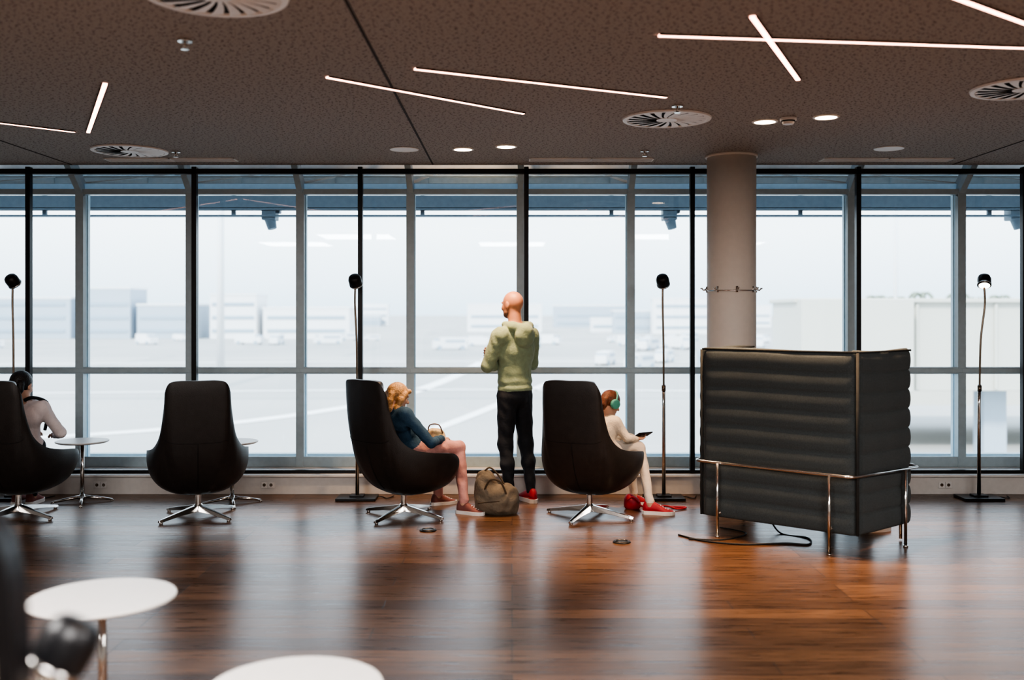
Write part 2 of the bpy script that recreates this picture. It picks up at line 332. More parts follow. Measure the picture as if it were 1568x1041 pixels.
# near high-back armchair (black outside, beige lining), edge just enters the frame at left
g=grp('high_back_armchair',(-1.165,1.6,0),math.radians(4))
bm=bmesh.new(); sil=[(-.36,.35)]
sil+=[(-.36,1.1),(-.345,1.2),(-.30,1.28),(-.22,1.325),(-.1,1.34),(.1,1.34),(.22,1.325),(.30,1.28),(.345,1.2),(.36,1.05),(.365,.7),(.365,.35)]
sil=[(p.x,p.y) for p in cr([(a,b,0) for a,b in sil],4)]
fr=[bm.verts.new((x,0,z)) for x,z in sil]; bk=[bm.verts.new((x*1.0,.07,z)) for x,z in sil]
bm.faces.new(fr); bm.faces.new(bk)
for i in range(len(sil)): bm.faces.new((fr[i],fr[(i+1)%len(sil)],bk[(i+1)%len(sil)],bk[i]))
fin('back_shell',bm,M['black'],g,bevel=.02)
bm=bmesh.new(); f2=[bm.verts.new((x*.90,-.012,.35+(z-.35)*.90)) for x,z in sil]; b2=[bm.verts.new((x*.94,.01,.35+(z-.35)*.92)) for x,z in sil]
bm.faces.new(f2); bm.faces.new(b2)
for i in range(len(sil)): bm.faces.new((f2[i],f2[(i+1)%len(sil)],b2[(i+1)%len(sil)],b2[i]))
box(bm,(0,-.30,.38),(.60,.58,.14)); fin('upholstery',bm,M['beigel'],g,bevel=.01)
bm=bmesh.new(); 
for sx_ in (-1,1): box(bm,(sx_*.35,-.29,.42),(.06,.56,.34))
for sx_ in (-.28,.28):
    for sy in (-.5,0): tube(bm,[(sx_,sy,.32),(sx_*1.1,sy,.0)],[.018,.012],12)
fin('arms_and_legs',bm,M['black'],g,bevel=.015)
# ------------------------------------------------------------ side tables
def side_table(x,y,h,r,ped=None,rot=20):
    g=grp('side_table',(x,y,0))
    bm=bmesh.new(); n=72
    prof=[(r-.02,h-.018),(r-.002,h-.010),(r,h-.005),(r-.003,h)]
    rings=[[bm.verts.new((pr*math.cos(2*math.pi*i/n),pr*math.sin(2*math.pi*i/n),z)) for i in range(n)] for pr,z in prof]
    for a,b in zip(rings,rings[1:]):
        for i in range(n): bm.faces.new((a[i],a[(i+1)%n],b[(i+1)%n],b[i]))
    bm.faces.new(rings[0]); bm.faces.new(rings[-1]); fin('table_top',bm,M['white'],g)
    bm=bmesh.new(); tube(bm,[(0,0,.04),(0,0,h-.02)],.016,20); disc(bm,(0,0,h-.028),.07,.012,28); tube(bm,[(0,0,.03),(0,0,.07)],[.035,.02],20)
    for q in range(4):
        a=math.radians(rot+90*q); d=V((math.cos(a),math.sin(a),0)); tube(bm,[d*.01+V((0,0,.05)),d*.12+V((0,0,.035)),d*.24+V((0,0,.014))],[.016,.013,.009],10)
        disc(bm,tuple(d*.235),.012,.012,12)
    fin('pedestal',bm,M['chrome'],g)
side_table(-3.64,8.52,.525,.215); side_table(-2.36,8.48,.525,.215)
side_table(-1.514,3.72,.555,.262); side_table(-.67,3.11,.45,.27,rot=50)
# ------------------------------------------------------------ floor lamps
bulb_on=emit('reading_bulb_lit',(1,.78,.55),14); bulb_dim=mat('reading_lens',(.4,.38,.35),.2)
def floor_lamp(x,y,h=1.9,name='floor_lamp',lean=0,tilt=(-.5,.0),headr=.05,on=True,sh='black'):
    g=grp(name,(x,y,0)); q=headr/.05
    bm=bmesh.new(); box(bm,(0,0,.012),(.34,.24,.024)); box(bm,(0,0,.03),(.12,.10,.02)); fin('base_plate',bm,M['black'],g,bevel=.004)
    bm=bmesh.new(); tube(bm,[(0,0,.03),(0,0,h*.42),(lean*.1,0,h*.52)],[.016,.015,.014],14); fin('lower_pole',bm,M['chrome'],g)
    bm=bmesh.new(); tube(bm,cr([(lean*.1,0,h*.5),(lean*.3,0,h*.72),(lean*1.0,0,h*.88),(lean*.9,0,h*.965)],8),.009,10)
    tube(bm,[(lean*.1,0,h*.5-.02),(lean*.1,0,h*.5+.03)],.018,14)
    fin('upper_pole',bm,M['bronze'],g)
    ax=V((tilt[0],tilt[1],-.75)).normalized(); c=V((lean*.9,0,h-.02))
    bm=bmesh.new(); tube(bm,[c-ax*.055*q,c-ax*.052*q,c-ax*.042*q,c-ax*.02*q,c+ax*.030*q,c+ax*.047],[headr*.35,headr*.6,headr*.85,headr,headr,headr*.94],28); fin('shade',bm,M[sh],g,smooth=True)
    bm=bmesh.new(); tube(bm,[c+ax*.043,c+ax*.049],headr*.78,24); fin('bulb',bm,bulb_on if on else bulb_dim,g)
    bm=bmesh.new(); tube(bm,[c+ax*.030,c+ax*.042],headr*1.04,28); fin('shade_ring',bm,M['chrome'],g)
    bm=bmesh.new(); tube(bm,cr([(.1,.05,.02),(.2,.08,.006),(.26,.0,.006),(.30,.12,.006)],6),.004,6); fin('power_cord',bm,M['cord'],g)
for x,ln,on,tl in ((-4.30,-.01,False,(.3,.6)),(-1.335,-.02,False,(.1,.7)),(1.31,-.01,False,(.25,.7)),(4.03,.05,True,(-.2,-.45))): floor_lamp(x,8.68,1.9,lean=ln,tilt=tl,on=on,headr=.056)
floor_lamp(-.80,1.8,1.02,'reading_lamp',0.0,(-.40,-.25),.052)
# ------------------------------------------------------------ booth sofa
Lp,Cp,Rp,LE=V((1.385,7.33,0)),V((2.263,6.6,0)),V((2.797,7.05,0)),V((1.86,7.84,0))
g=grp('high_back_sofa')
def quilt(name,p0,p1,rows=9,z0=.135,z1=1.335,th=.075,seed=0):
    d=(p1-p0).normalized(); nrm=V((d.y,-d.x,0)); Ln=(p1-p0).length
    bm=bmesh.new(); prof=[]; K=10
    hz=(z1-z0)/rows
    for i in range(rows*K+1):
        z=z0+i*hz/K; ph=(i%K)/K; b=(abs(math.sin(math.pi*ph)))**.5; prof.append((th*.5-.010+.018*b,z))
    edge=[(th*.3,z1+.012),(0,z1+.017),(-th*.3,z1+.012)]
    full=prof+edge+[(-o,z) for o,z in reversed(prof)]
    nl=28; cols=[]
    for j in range(nl+1):
        s=j/nl; ex=min(s,1-s)*Ln; sc=min(1,math.sqrt(max(0,1-(1-min(ex/.035,1))**2))+.25)
        rng=[]
        for o,z in full:
            w=.0012*math.sin(17*s+z*5+seed)
            rng.append(bm.verts.new(p0+d*(s*Ln)+nrm*((o+w*(1 if o>0 else -1))*sc)+V((0,0,z+.005*math.sin(6*s+seed)*(z-z0)))))
        cols.append(rng)
    m=len(full)
    for a,b in zip(cols,cols[1:]):
        for i in range(m): bm.faces.new((a[i],b[i],b[(i+1)%m],a[(i+1)%m]))
    bm.faces.new(cols[0]); bm.faces.new(cols[-1])
    fin(name,bm,M['felt'],g,smooth=True)
    bm=bmesh.new(); tube(bm,[p0+nrm*.03+V((0,0,z1+.008)),p1+nrm*.03+V((0,0,z1+.008))],.007,8); fin(name+'_piping',bm,M['feltd'],g)
nb=(V((.639,.769,0)))
quilt('back_panel',Lp+nb*.035,Cp+nb*.035); 
dr=(Rp-Cp).normalized(); quilt('right_panel',Cp+V((-.01,.04,0)),Rp+V((-.02,.03,0)),seed=2)
quilt('left_panel',Lp+nb*.02,LE,seed=4)
bm=bmesh.new(); tube(bm,[Cp+V((.004,-.004,.14)),Cp+V((.004,-.004,1.34))],.010,8); tube(bm,[Lp+V((-.004,0,.14)),Lp+V((-.004,0,1.34))],.009,8); fin('corner_zip',bm,M['feltd'],g)
# seat
d=(Cp-Lp).normalized(); cc=(Lp+Cp)/2
bm=bmesh.new(); box(bm,cc+nb*.37+V((0,0,.25)),(1.0,.58,.14),rz=math.atan2(d.y,d.x)); fin('seat_base',bm,M['felt'],g,bevel=.03)
for s in (-1,1):
    bm=bmesh.new(); box(bm,cc+nb*.38+d*.25*s+V((0,0,.385)),(.49,.58,.12),rz=math.atan2(d.y,d.x)); fin('seat_pad',bm,M['felt'],g,bevel=.04)
# rail + legs
a0=LE+V((-.05,.03,0)); a1=Lp-nb*0.02-d*.05; a2=Cp-nb*.03+dr*-.03; nr=V((dr.y,-dr.x,0)); a3=Rp+nr*.045
bm=bmesh.new()
def corner(p,q,r_,k=6,e=.06):
    u=(p-q).normalized()*e; v=(r_-q).normalized()*e
    return [q+u*(1-t)**2+v*t*t for t in [i/k for i in range(k+1)]]
zz=V((0,0,.53)); path=[a0]+corner(a0,a1,a2)+corner(a1,a2,a3)+[a3]
tube(bm,[p+zz for p in path],.011,12)
for P in (V((1.47,7.20,0)),V((2.10,6.66,0)),V((2.70,6.90,0)),LE+V((-.06,-.02,0))):
    tube(bm,[P+V((0,0,.005)),P+zz],.011,12); disc(bm,(P.x,P.y,0),.017,.012,14)
tube(bm,[V((1.47,7.20,.17)),V((1.75,7.52,.17)),LE+V((-.06,-.02,.17))],.009,8); tube(bm,[V((2.10,6.66,.17)),V((2.4,7.1,.17))],.009,8)
tube(bm,[Rp+V((-.05,.06,.53)),Rp+V((-.05,.06,.01))],.011,10); tube(bm,[a3+zz,Rp+V((.03,.06,.53)),Rp+V((-.05,.06,.53))],.011,10)
fin('steel_rail_frame',bm,M['chrome'],g)
# ------------------------------------------------------------ floor items
bm=bmesh.new(); tube(bm,cr([(1.2,7.25,.006),(1.35,7.05,.006),(1.6,6.95,.006),(1.9,6.98,.006),(2.05,6.95,.006),(2.1,7.15,.006),(1.95,7.3,.006),(1.9,7.45,.1)],8),.006,8)
tube(bm,cr([(1.55,7.5,.006),(1.7,7.3,.006),(1.5,7.1,.006),(1.25,7.12,.006)],8),.005,8); fin('power_cable',bm,M['cord'])
for x,y in ((.768,7.04),(-.62,7.42)):
    g=grp('floor_outlet',(x,y,0)); bm=bmesh.new(); disc(bm,(0,0,0),.065,.008,32,r2=.06); fin('cover',bm,M['black'],g); bm=bmesh.new(); tube(bm,[(.045*math.cos(a*.3927),.045*math.sin(a*.3927),.009) for a in range(16)],.003,6,closed=True); fin('rim',bm,M['bronze'],g)

# ------------------------------------------------------------ figures
def ico(sub):
    b=bmesh.new(); bmesh.ops.create_icosphere(b,subdivisions=sub,radius=1); v=np.array([x.co[:] for x in b.verts]); b.free(); return v
ICO=ico(2); 
class Body:
    def __init__(s): s.p=[]; s.names=[]
    def mi(s,m):
        if m not in s.names: s.names.append(m)
        return s.names.index(m)
    def cap(s,a,b,ra,rb,m,k=.02): s.p.append(('c',np.array(a,float),np.array(b,float),ra,rb,s.mi(m),k))
    def chain(s,pts,rs,m,k=.02):
        for i in range(len(pts)-1): s.cap(pts[i],pts[i+1],rs[i],rs[i+1],m,k)
    def ell(s,c,r,m,R=None,k=.02): s.p.append(('e',np.array(c,float),np.array(r,float),np.eye(3) if R is None else R,0,s.mi(m),k))
    def d(s,P,i):
        q=s.p[i]
        if q[0]=='c':
            pa=P-q[1]; ba=q[2]-q[1]; h=np.clip(pa@ba/max(ba@ba,1e-9),0,1); return np.linalg.norm(pa-h[:,None]*ba,axis=1)-(q[3]+(q[4]-q[3])*h)
        x=(P-q[1])@q[3]; k0=np.linalg.norm(x/q[2],axis=1); k1=np.linalg.norm(x/q[2]**2,axis=1)+1e-9; return k0*(k0-1)/k1
    def f(s,P):
        acc=None
        for i,q in enumerate(s.p):
            di=s.d(P,i)
            if acc is None: acc=di; continue
            k=q[6]; h=np.clip(.5+.5*(acc-di)/k,0,1); acc=acc*(1-h)+di*h-k*h*(1-h)
        return acc
    def build(s,name,parent,voxel=.007,folds=.003):
        vs=[];fs=[];o=0
        for q in s.p:
            if q[0]=='c': pts=np.vstack([ICO*q[3]+q[1],ICO*q[4]+q[2]])
            else: pts=(ICO*q[2])@q[3].T+q[1]
            b=bmesh.new()
            for p in pts: b.verts.new(p)
            r=bmesh.ops.convex_hull(b,input=b.verts[:]); 
            dl=[x for x in b.verts if not x.link_faces]; bmesh.ops.delete(b,geom=dl,context='VERTS')
            bmesh.ops.recalc_face_normals(b,faces=b.faces)
            b.verts.index_update()
            for v in b.verts: vs.append(v.co[:])
            for f in b.faces: fs.append([v.index+o for v in f.verts])
            o+=len(b.verts); b.free()
        me=bpy.data.meshes.new('tmp'); me.from_pydata(vs,[],fs); ob=bpy.data.objects.new('tmp',me); scene.collection.objects.link(ob)
        m=ob.modifiers.new('r','REMESH'); m.mode='VOXEL'; m.voxel_size=voxel
        sm=ob.modifiers.new('s','SMOOTH'); sm.factor=.5; sm.iterations=2
        dg=bpy.context.evaluated_depsgraph_get(); me2=bpy.data.meshes.new_from_object(ob.evaluated_get(dg)); bpy.data.objects.remove(ob)
        n=len(me2.vertices); P=np.empty(n*3); me2.vertices.foreach_get('co',P); P=P.reshape(-1,3)
        e=.001
        for it in range(3):
            d0=s.f(P); G=np.stack([(s.f(P+np.eye(3)[a]*e)-d0)/e for a in range(3)],1)
            G/=np.maximum(np.linalg.norm(G,axis=1),.3)[:,None]; P=P-np.clip(d0,-.012,.012)[:,None]*G*.9
        D=np.stack([s.d(P,i) for i in range(len(s.p))],1); ids=np.array([q[5] for q in s.p]); own=ids[np.argmin(D,axis=1)]
        cloth=np.array([1. if nm in CLOTH else 0. for nm in s.names])[own]
        fo=np.sin(34*P[:,2]+7*np.sin(11*P[:,0]+2)+5*np.sin(13*P[:,1]))*.6+np.sin(61*P[:,2]+23*P[:,0]+9*np.sin(17*P[:,1]))*.4
        P=P+G*(fo*folds*cloth)[:,None]
        me2.vertices.foreach_set('co',P.ravel())
        me2.materials.clear()
        for nm in s.names: me2.materials.append(M[nm])
        cen=np.empty(len(me2.polygons)*3); me2.update(); me2.polygons.foreach_get('center',cen); cen=cen.reshape(-1,3)
        D=np.stack([s.d(cen,i) for i in range(len(s.p))],1); me2.polygons.foreach_set('material_index',ids[np.argmin(D,axis=1)].astype(np.int32))
        me2.polygons.foreach_set('use_smooth',np.ones(len(me2.polygons),bool))
        me2.update(); me2.name=name; o=bpy.data.objects.new(name,me2); return link(o,parent)
CLOTH={'hoodie','jeans','navy','pink','cream','beige','shirt','khaki','bagy'}
def nz(v): v=np.array(v,float); return v/np.linalg.norm(v)
def head(B,g,c,fwd,up,s,skin,hair=None,style='bald',neck=None,neckr=.056):
    f=nz(fwd); u=np.array(up,float); u=nz(u-f*(u@f)); r=np.cross(f,u); R=np.stack([r,f,u],1); c=np.array(c,float)
    P=lambda x,y,z:c+s*(x*r+y*f+z*u)
    S=lambda *a:np.array(a)*s
    B.ell(P(0,-.012,.022),S(.077,.097,.093),skin,R); B.ell(P(0,.02,-.03),S(.064,.072,.082),skin,R)
    B.ell(P(0,.045,-.082),S(.042,.040,.030),skin,R); B.ell(P(.0,.02,-.07),S(.056,.05,.04),skin,R)
    B.cap(P(0,.090,.005),P(0,.113,-.028),.008*s,.012*s,skin,.008); B.cap(P(-.012,.098,-.034),P(.012,.098,-.034),.008*s,.008*s,skin,.006)
    B.cap(P(-.035,.080,.022),P(.035,.080,.022),.010*s,.010*s,skin,.01)
    B.cap(P(-.018,.088,-.060),P(.018,.088,-.060),.006*s,.006*s,skin,.004); B.cap(P(-.014,.086,-.069),P(.014,.086,-.069),.007*s,.007*s,skin,.004)
    for q in (-1,1):
        B.ell(P(q*.036,.062,-.025),S(.024,.022,.022),skin,R); B.ell(P(q*.078,-.008,-.008),S(.010,.020,.033),skin,R,.005)
    if neck is not None: B.cap(P(0,-.02,-.06),neck,neckr*s,neckr*1.1*s,skin)
    if style=='bald':
        B.ell(P(0,.046,-.084),S(.046,.043,.032),'beard',R,.01); B.ell(P(.0,.022,-.07),S(.059,.052,.040),'beard',R,.01)
    if style=='bob':
        B.ell(P(0,-.018,.03),S(.088,.102,.098),hair,R,.01)
        for q in (-1,1): B.chain([P(q*.07,.03,.03),P(q*.082,.0,-.03),P(q*.078,-.01,-.10),P(q*.06,-.01,-.135)],[.03*s,.030*s,.026*s,.014*s],hair,.015)
        for q in (-.05,-.02,.02,.05): B.chain([P(q,-.085,.0),P(q*1.1,-.088,-.06),P(q,-.07,-.125),P(q*.9,-.06,-.15)],[.03*s,.03*s,.024*s,.010*s],hair,.012)
        B.chain([P(-.05,.075,.07),P(0,.09,.072),P(.05,.075,.07)],[.018*s]*3,hair,.02)
    if style=='short':
        B.ell(P(0,-.02,.032),S(.086,.100,.094),hair,R,.01)
        for q in (-.045,-.015,.015,.045): B.chain([P(q,-.09,.0),P(q,-.085,-.05),P(q*.8,-.07,-.09)],[.028*s,.026*s,.012*s],hair,.012)
    for q in (-1,1):
        bm=bmesh.new(); bmesh.ops.create_uvsphere(bm,u_segments=14,v_segments=10,radius=.0125*s); e=P(q*.031,.076,.001); fin('eyeball',bm,M['eye'],g,True,loc=tuple(e))
        bm=bmesh.new(); bmesh.ops.create_uvsphere(bm,u_segments=12,v_segments=8,radius=.006*s); e=P(q*.031,.0855,.001); fin('iris',bm,M['pupil'],g,True,loc=tuple(e))
    return P,R
def hand(B,w,d,n,side,s=1,curl=.5,m='skin'):
    d=nz(d); n=np.array(n,float); n=nz(n-d*(n@d)); t=np.cross(d,n)*side; w=np.array(w,float)
    for i in range(4):
        x=.030-.02*i; k=w+s*(d*.088+t*x-abs(i-1)*d*.004)
        B.cap(w+s*(d*.012+t*x*.55),k,.015*s,.0125*s,m,.012)
        ln=(.026,.030,.028,.022)[i]; p=k; ang=curl*.5; r=.0095
        for j in range(3):
            dd=d*math.cos(ang)+n*math.sin(ang); q=p+dd*ln*s*(1,.85,.7)[j]*1.15; B.cap(p,q,r*s,(r-.0009)*s,m,.003); r-=.0009; p=q; ang+=curl*.75
    p=w+s*(d*.028+t*.026); q=p+s*(d*.026+t*.024+n*.010); q2=q+s*(d*.028+t*.008+n*.016); q3=q2+s*(d*.020+n*.010)
    B.chain([p,q,q2,q3],[.015*s,.0125*s,.011*s,.009*s],m,.006)
def shoe(g,name,x,y,ang,L,up,z=0,pitch=0):
    T=Matrix.Translation((x,y,z))@Matrix.Rotation(ang,4,'Z')@Matrix.Rotation(pitch,4,'Y')
    n=14; U=[];bm=bmesh.new(); k=L/.28
    def wd(s): return (.032+.004*math.sin(s*3))*(1-.0)+ .016*math.exp(-((s-.68)/.22)**2)
    def endf(s): e=min(s/.10,(1-s)/.16,1); return math.sqrt(max(0,1-(1-e)**2))
    hts=lambda s: .115 if s<.34 else (.115-.065*min(1,(s-.34)/.42) if s<.76 else .050-.012*(s-.76)/.24)
    def loft(zb,ext,hf,mi):
        secs=[]
        for i in range(n+1):
            s=i/n; w=(wd(s)*max(endf(s),.25)+ext)*k; h=hf(s)*(.55+.45*max(endf(s),0)); X=(s*L-.075*k)+(ext*(2*s-1))
            secs.append([bm.verts.new((X,w*math.copysign(abs(math.cos(a))**.75,math.cos(a)),zb+(h)*abs(math.sin(a))**.7)) for a in [math.pi*j/10 for j in range(11)]])
        for a,b in zip(secs,secs[1:]):
            for j in range(10): f=bm.faces.new((a[j],a[j+1],b[j+1],b[j])); f.material_index=mi; f.smooth=True
            f=bm.faces.new((a[0],b[0],b[10],a[10])); f.material_index=mi
        for q in (secs[0],secs[-1]): f=bm.faces.new(q); f.material_index=mi
    loft(.022*k,0,lambda s:hts(s)*k-.02*k,0)
    secs=[]
    for i in range(n+1):
        s=i/n; w=(wd(s)*max(endf(s),.3)+.005)*k; X=(s*L-.075*k)+.006*(2*s-1)
        secs.append([bm.verts.new((X,yy,zz)) for yy,zz in ((-w,0),(w,0),(w,.032*k),(-w,.032*k))])
    for a,b in zip(secs,secs[1:]):
        for j in range(4): f=bm.faces.new((a[j],a[(j+1)%4],b[(j+1)%4],b[j])); f.material_index=1
    for q in (secs[0],secs[-1]): f=bm.faces.new(q); f.material_index=1
    for i in range(4):
        X=(.085+.022*i)*k-.0; zt=(hts((X+.075*k)/L)+.004)*k
        tube(bm,[(X,-.022*k,zt-.010*k),(X,0,zt),(X,.022*k,zt-.010*k)],.0035,6,1)
    bmesh.ops.transform(bm,matrix=T,verts=bm.verts); fin(name,bm,[M[up],M['sole']],g)

# ---- standing man
th=math.radians(40); ct,st=math.cos(th),math.sin(th)
g=grp('standing_man',(.075,8.5,0)); B=Body()
def m(x,y,z): return (x*ct-y*st,x*st+y*ct,z)
def md(x,y,z): return m(x,y,z)
ox,oy=-.04,.035
Rm=np.array([[ct,-st,0],[st,ct,0],[0,0,1.]])
B.ell(m(ox,oy-.01,.93),(.142,.118,.13),'jeans',Rm)
for q,kx,ky,ax,ay in ((1,.085,.035,.095,-.02),(-1,-.12,.06,-.10,.03)):
    B.chain([m(ox+q*.08,oy,.90),m(kx,ky,.50),m(kx+q*.003,ky-.03,.34),m(ax,ay,.10)],[.090,.062,.055,.040],'jeans',.03)
B.ell(m(ox,oy,1.10),(.155,.118,.14),'hoodie',Rm,.04); B.ell(m(ox+.005,oy-.01,1.28),(.18,.125,.19),'hoodie',Rm,.05)
B.ell(m(ox,oy-.005,.975),(.158,.130,.045),'hoodie',Rm,.03); B.ell(m(ox,oy-.005,1.03),(.158,.125,.06),'hoodie',Rm,.03)
B.cap(m(ox-.15,oy-.015,1.415),m(ox+.15,oy-.015,1.415),.076,.076,'hoodie',.05); B.cap(m(ox-.06,oy-.02,1.47),m(ox+.06,oy-.02,1.47),.06,.06,'hoodie',.04)
B.chain([m(ox+.18,oy-.01,1.405),m(ox+.235,oy+.05,1.17)],[.070,.056],'hoodie',.03); B.chain([m(ox+.235,oy+.05,1.17),m(ox-.06,oy+.19,1.24)],[.054,.040],'hoodie',.015)
B.chain([m(ox-.18,oy-.01,1.405),m(ox-.235,oy+.07,1.165)],[.070,.056],'hoodie',.03); B.chain([m(ox-.235,oy+.07,1.165),m(ox+.09,oy+.16,1.17)],[.054,.040],'hoodie',.015)
B.chain([m(ox-.085,oy+.02,1.505),m(ox-.085,oy-.08,1.49),m(ox,oy-.14,1.455),m(ox+.085,oy-.08,1.49),m(ox+.085,oy+.02,1.505)],[.030,.043,.055,.043,.030],'hoodie',.012)
B.ell(m(ox,oy-.13,1.41),(.10,.058,.10),'hoodie',Rm,.012)
hc=m(ox+.0,oy+.03,1.675); fw=(-math.sin(th+.15),math.cos(th+.15),-.06)
head(B,g,hc,fw,(0,0,1),.98,'skin',style='bald',neck=m(ox,oy-.01,1.47))
hand(B,m(ox-.08,oy+.20,1.245),md(-.9,-.2,.25),md(0,-1,0),1,1,.45,'skin'); hand(B,m(ox+.10,oy+.165,1.17),md(.9,-.1,.1),md(0,-1,0),-1,1,.6,'skin')
B.build('body',g,.0065)
for q,(ax,ay) in ((1,(.095,-.02)),(-1,(-.10,.03))):
    p=m(ax,ay,0); shoe(g,'sneaker_%s'%('r' if q>0 else 'l'),p[0],p[1],math.pi/2+th-q*.25,.29,'red')

# ---- generic seated
def seated(name,root,pel,chest,shoulders,hd,hf,hup,hs,arms,legs,top,bot,skin,hair,style,sc,shoecol,shoes,up2=(0,0,1)):
    g=grp(name,(*root,0)); B=Body()
    pel=np.array(pel,float); chest=np.array(chest,float); sh=[np.array(a,float) for a in shoulders]; ax=nz(sh[1]-sh[0])
    B.cap(pel-ax*.06*sc,pel+ax*.06*sc,.10*sc,.10*sc,bot); 
    mid=(pel+chest)/2
    B.cap(mid-ax*.045*sc,mid+ax*.045*sc,.098*sc,.098*sc,top,.03); B.cap(pel+(chest-pel)*.15-ax*.05*sc,pel+(chest-pel)*.15+ax*.05*sc,.106*sc,.106*sc,top,.02)
    B.cap(chest-ax*.07*sc,chest+ax*.07*sc,.105*sc,.105*sc,top,.05)
    B.cap(sh[0],sh[1],.062*sc,.062*sc,top,.05); nb=(sh[0]+sh[1])/2+nz(chest-pel)*.05*sc; B.cap(nb-ax*.03*sc,nb+ax*.03*sc,.045*sc,.045*sc,top,.04)
    for s,(el,wr,hdir,hn,side) in zip(sh,arms):
        el=np.array(el,float); wr=np.array(wr,float)
        B.cap(s,el,.058*sc,.046*sc,top,.03); B.cap(el,wr,.046*sc,.034*sc,top,.012); B.cap(wr-nz(wr-el)*.01,wr+nz(hdir)*.02,.024*sc,.022*sc,skin,.01)
        hand(B,wr+nz(hdir)*.012,hdir,hn,side,sc*.92,.6,skin)
    for hp,kn,an in legs:
        kn=np.array(kn,float); an=np.array(an,float); mid=kn+(an-kn)*.35
        B.chain([hp,kn],[.085*sc,.062*sc],bot,.03); B.chain([kn,mid,an],[.060*sc,.056*sc,.044*sc],bot,.015); B.cap(an,an+np.array((0,0,-.03)),.032,.03,skin,.01)
    P,R=head(B,g,hd,hf,hup,hs,skin,hair,style,neck=nb+nz(chest-pel)*.01)
    B.build('body',g,.0075)
    for i,(x,y,a,L,z) in enumerate(shoes): shoe(g,'shoe_%d'%i,x,y,a,L,shoecol,z)
    return g,P,R
f1=np.array((.73,.68,0)); r1=np.array((.68,-.73,0))
def c1(x,y,z): return r1*x+f1*y+np.array((0,0,z))
seated('seated_girl',(-.84,7.95),c1(0,.02,.54),c1(0,-.10,.76),[c1(-.13,-.10,.82),c1(.13,-.10,.82)],c1(.0,-.075,.95),c1(.25,1,-.35)-c1(0,0,0),(0,0,1),.86,
 [(c1(-.24,.05,.62),c1(-.10,.26,.60),c1(.5,.8,0),(0,0,-1),-1),(c1(.27,.04,.60),c1(.12,.26,.60),c1(-.4,.9,-.05),(0,0,-1),1)],
 [(c1(-.08,.06,.53),c1(-.12,.44,.52),c1(-.19,.48,.10)),(c1(.08,.06,.53),c1(.15,.42,.52),c1(.24,.40,.11))],
 'navy','pink','skin2','blond','bob',.86,'brownsh',[(c1(-.19,.48,0)[0],c1(-.19,.48,0)[1],math.radians(30),.23,0),(c1(.24,.40,0)[0],c1(.24,.40,0)[1],math.radians(-25),.24,0)])
rt=(.62,7.95)
R_=lambda x,y,z:np.array((x-rt[0],y-rt[1],z))
gk,Pk,Rk=seated('seated_child',rt,R_(.72,8.08,.53),R_(.755,8.13,.68),[R_(.71,8.24,.73),R_(.83,8.06,.73)],R_(.80,8.16,.875),(.85,.42,-.45),(.35,.15,1),.82,
 [(R_(.86,8.30,.60),R_(.98,8.27,.585),(.9,-.1,0),(0,0,1),1),(R_(.92,8.03,.60),R_(1.0,8.15,.585),(.7,.5,0),(0,0,1),-1)],
 [(R_(.76,8.20,.52),R_(.96,8.40,.50),R_(1.02,8.42,.10)),(R_(.80,8.06,.52),R_(1.04,8.19,.51),R_(1.10,8.03,.10))],
 'cream','beige','skin2','brown','short',.74,'red',[(1.02-rt[0],8.42-rt[1],math.radians(15),.22,0),(1.11-rt[0],8.03-rt[1],math.radians(-12),.25,0)])
bm=bmesh.new()
arc=[Pk(.095*math.cos(a),-.005,.02+.105*math.sin(a)) for a in [math.pi*i/14 for i in range(15)]]
tube(bm,arc,.008,8); 
for q in (-1,1): tube(bm,[Pk(q*.078,-.005,-.005),Pk(q*.085,-.005,-.005),Pk(q*.112,-.005,-.005),Pk(q*.118,-.005,-.005)],[.030,.040,.040,.030],20)
fin('headphones',bm,M['green'],gk,smooth=True)
bm=bmesh.new(); vs=box(bm,(0,0,0),(.15,.08,.01)); bmesh.ops.transform(bm,matrix=Matrix.Translation(V(R_(1.07,8.2,.615)))@Matrix.Rotation(.6,4,'Z')@Matrix.Rotation(-.5,4,'X'),verts=vs); fin('phone',bm,M['screen'],gk,bevel=.004)
rt=(-3.90,7.95)
R_=lambda x,y,z:np.array((x-rt[0],y-rt[1],z))
gt,Pt,Rt=seated('seated_traveller',rt,R_(-3.90,8.02,.54),R_(-3.88,7.97,.79),[R_(-4.03,7.96,.87),R_(-3.73,7.98,.85)],R_(-3.88,7.96,1.03),(.1,1,-.25),(0,-.05,1),.94,
 [(R_(-4.12,8.1,.66),R_(-4.02,8.32,.62),(.5,.8,0),(0,0,-1),-1),(R_(-3.635,8.10,.64),R_(-3.76,8.30,.60),(-.5,.9,0),(0,0,-1),1)],
 [(R_(-3.98,8.06,.53),R_(-4.08,8.42,.50),R_(-4.15,8.44,.10)),(R_(-3.82,8.06,.53),R_(-4.0,8.42,.50),R_(-4.02,8.44,.10))],
 'shirt','jeans','skin2','blackh','short',.92,'brownsh',[(-4.15-rt[0],8.44-rt[1],math.radians(95),.26,0),(-4.03-rt[0],8.44-rt[1],math.radians(92),.26,0)])
bm=bmesh.new(); tube(bm,cr([R_(-3.82,7.88,.92),R_(-3.76,7.90,.94),R_(-3.72,8.04,.89),R_(-3.74,8.10,.78),R_(-3.78,8.14,.66)],6),.014,8); fin('shoulder_strap',bm,M['cap'],gt)
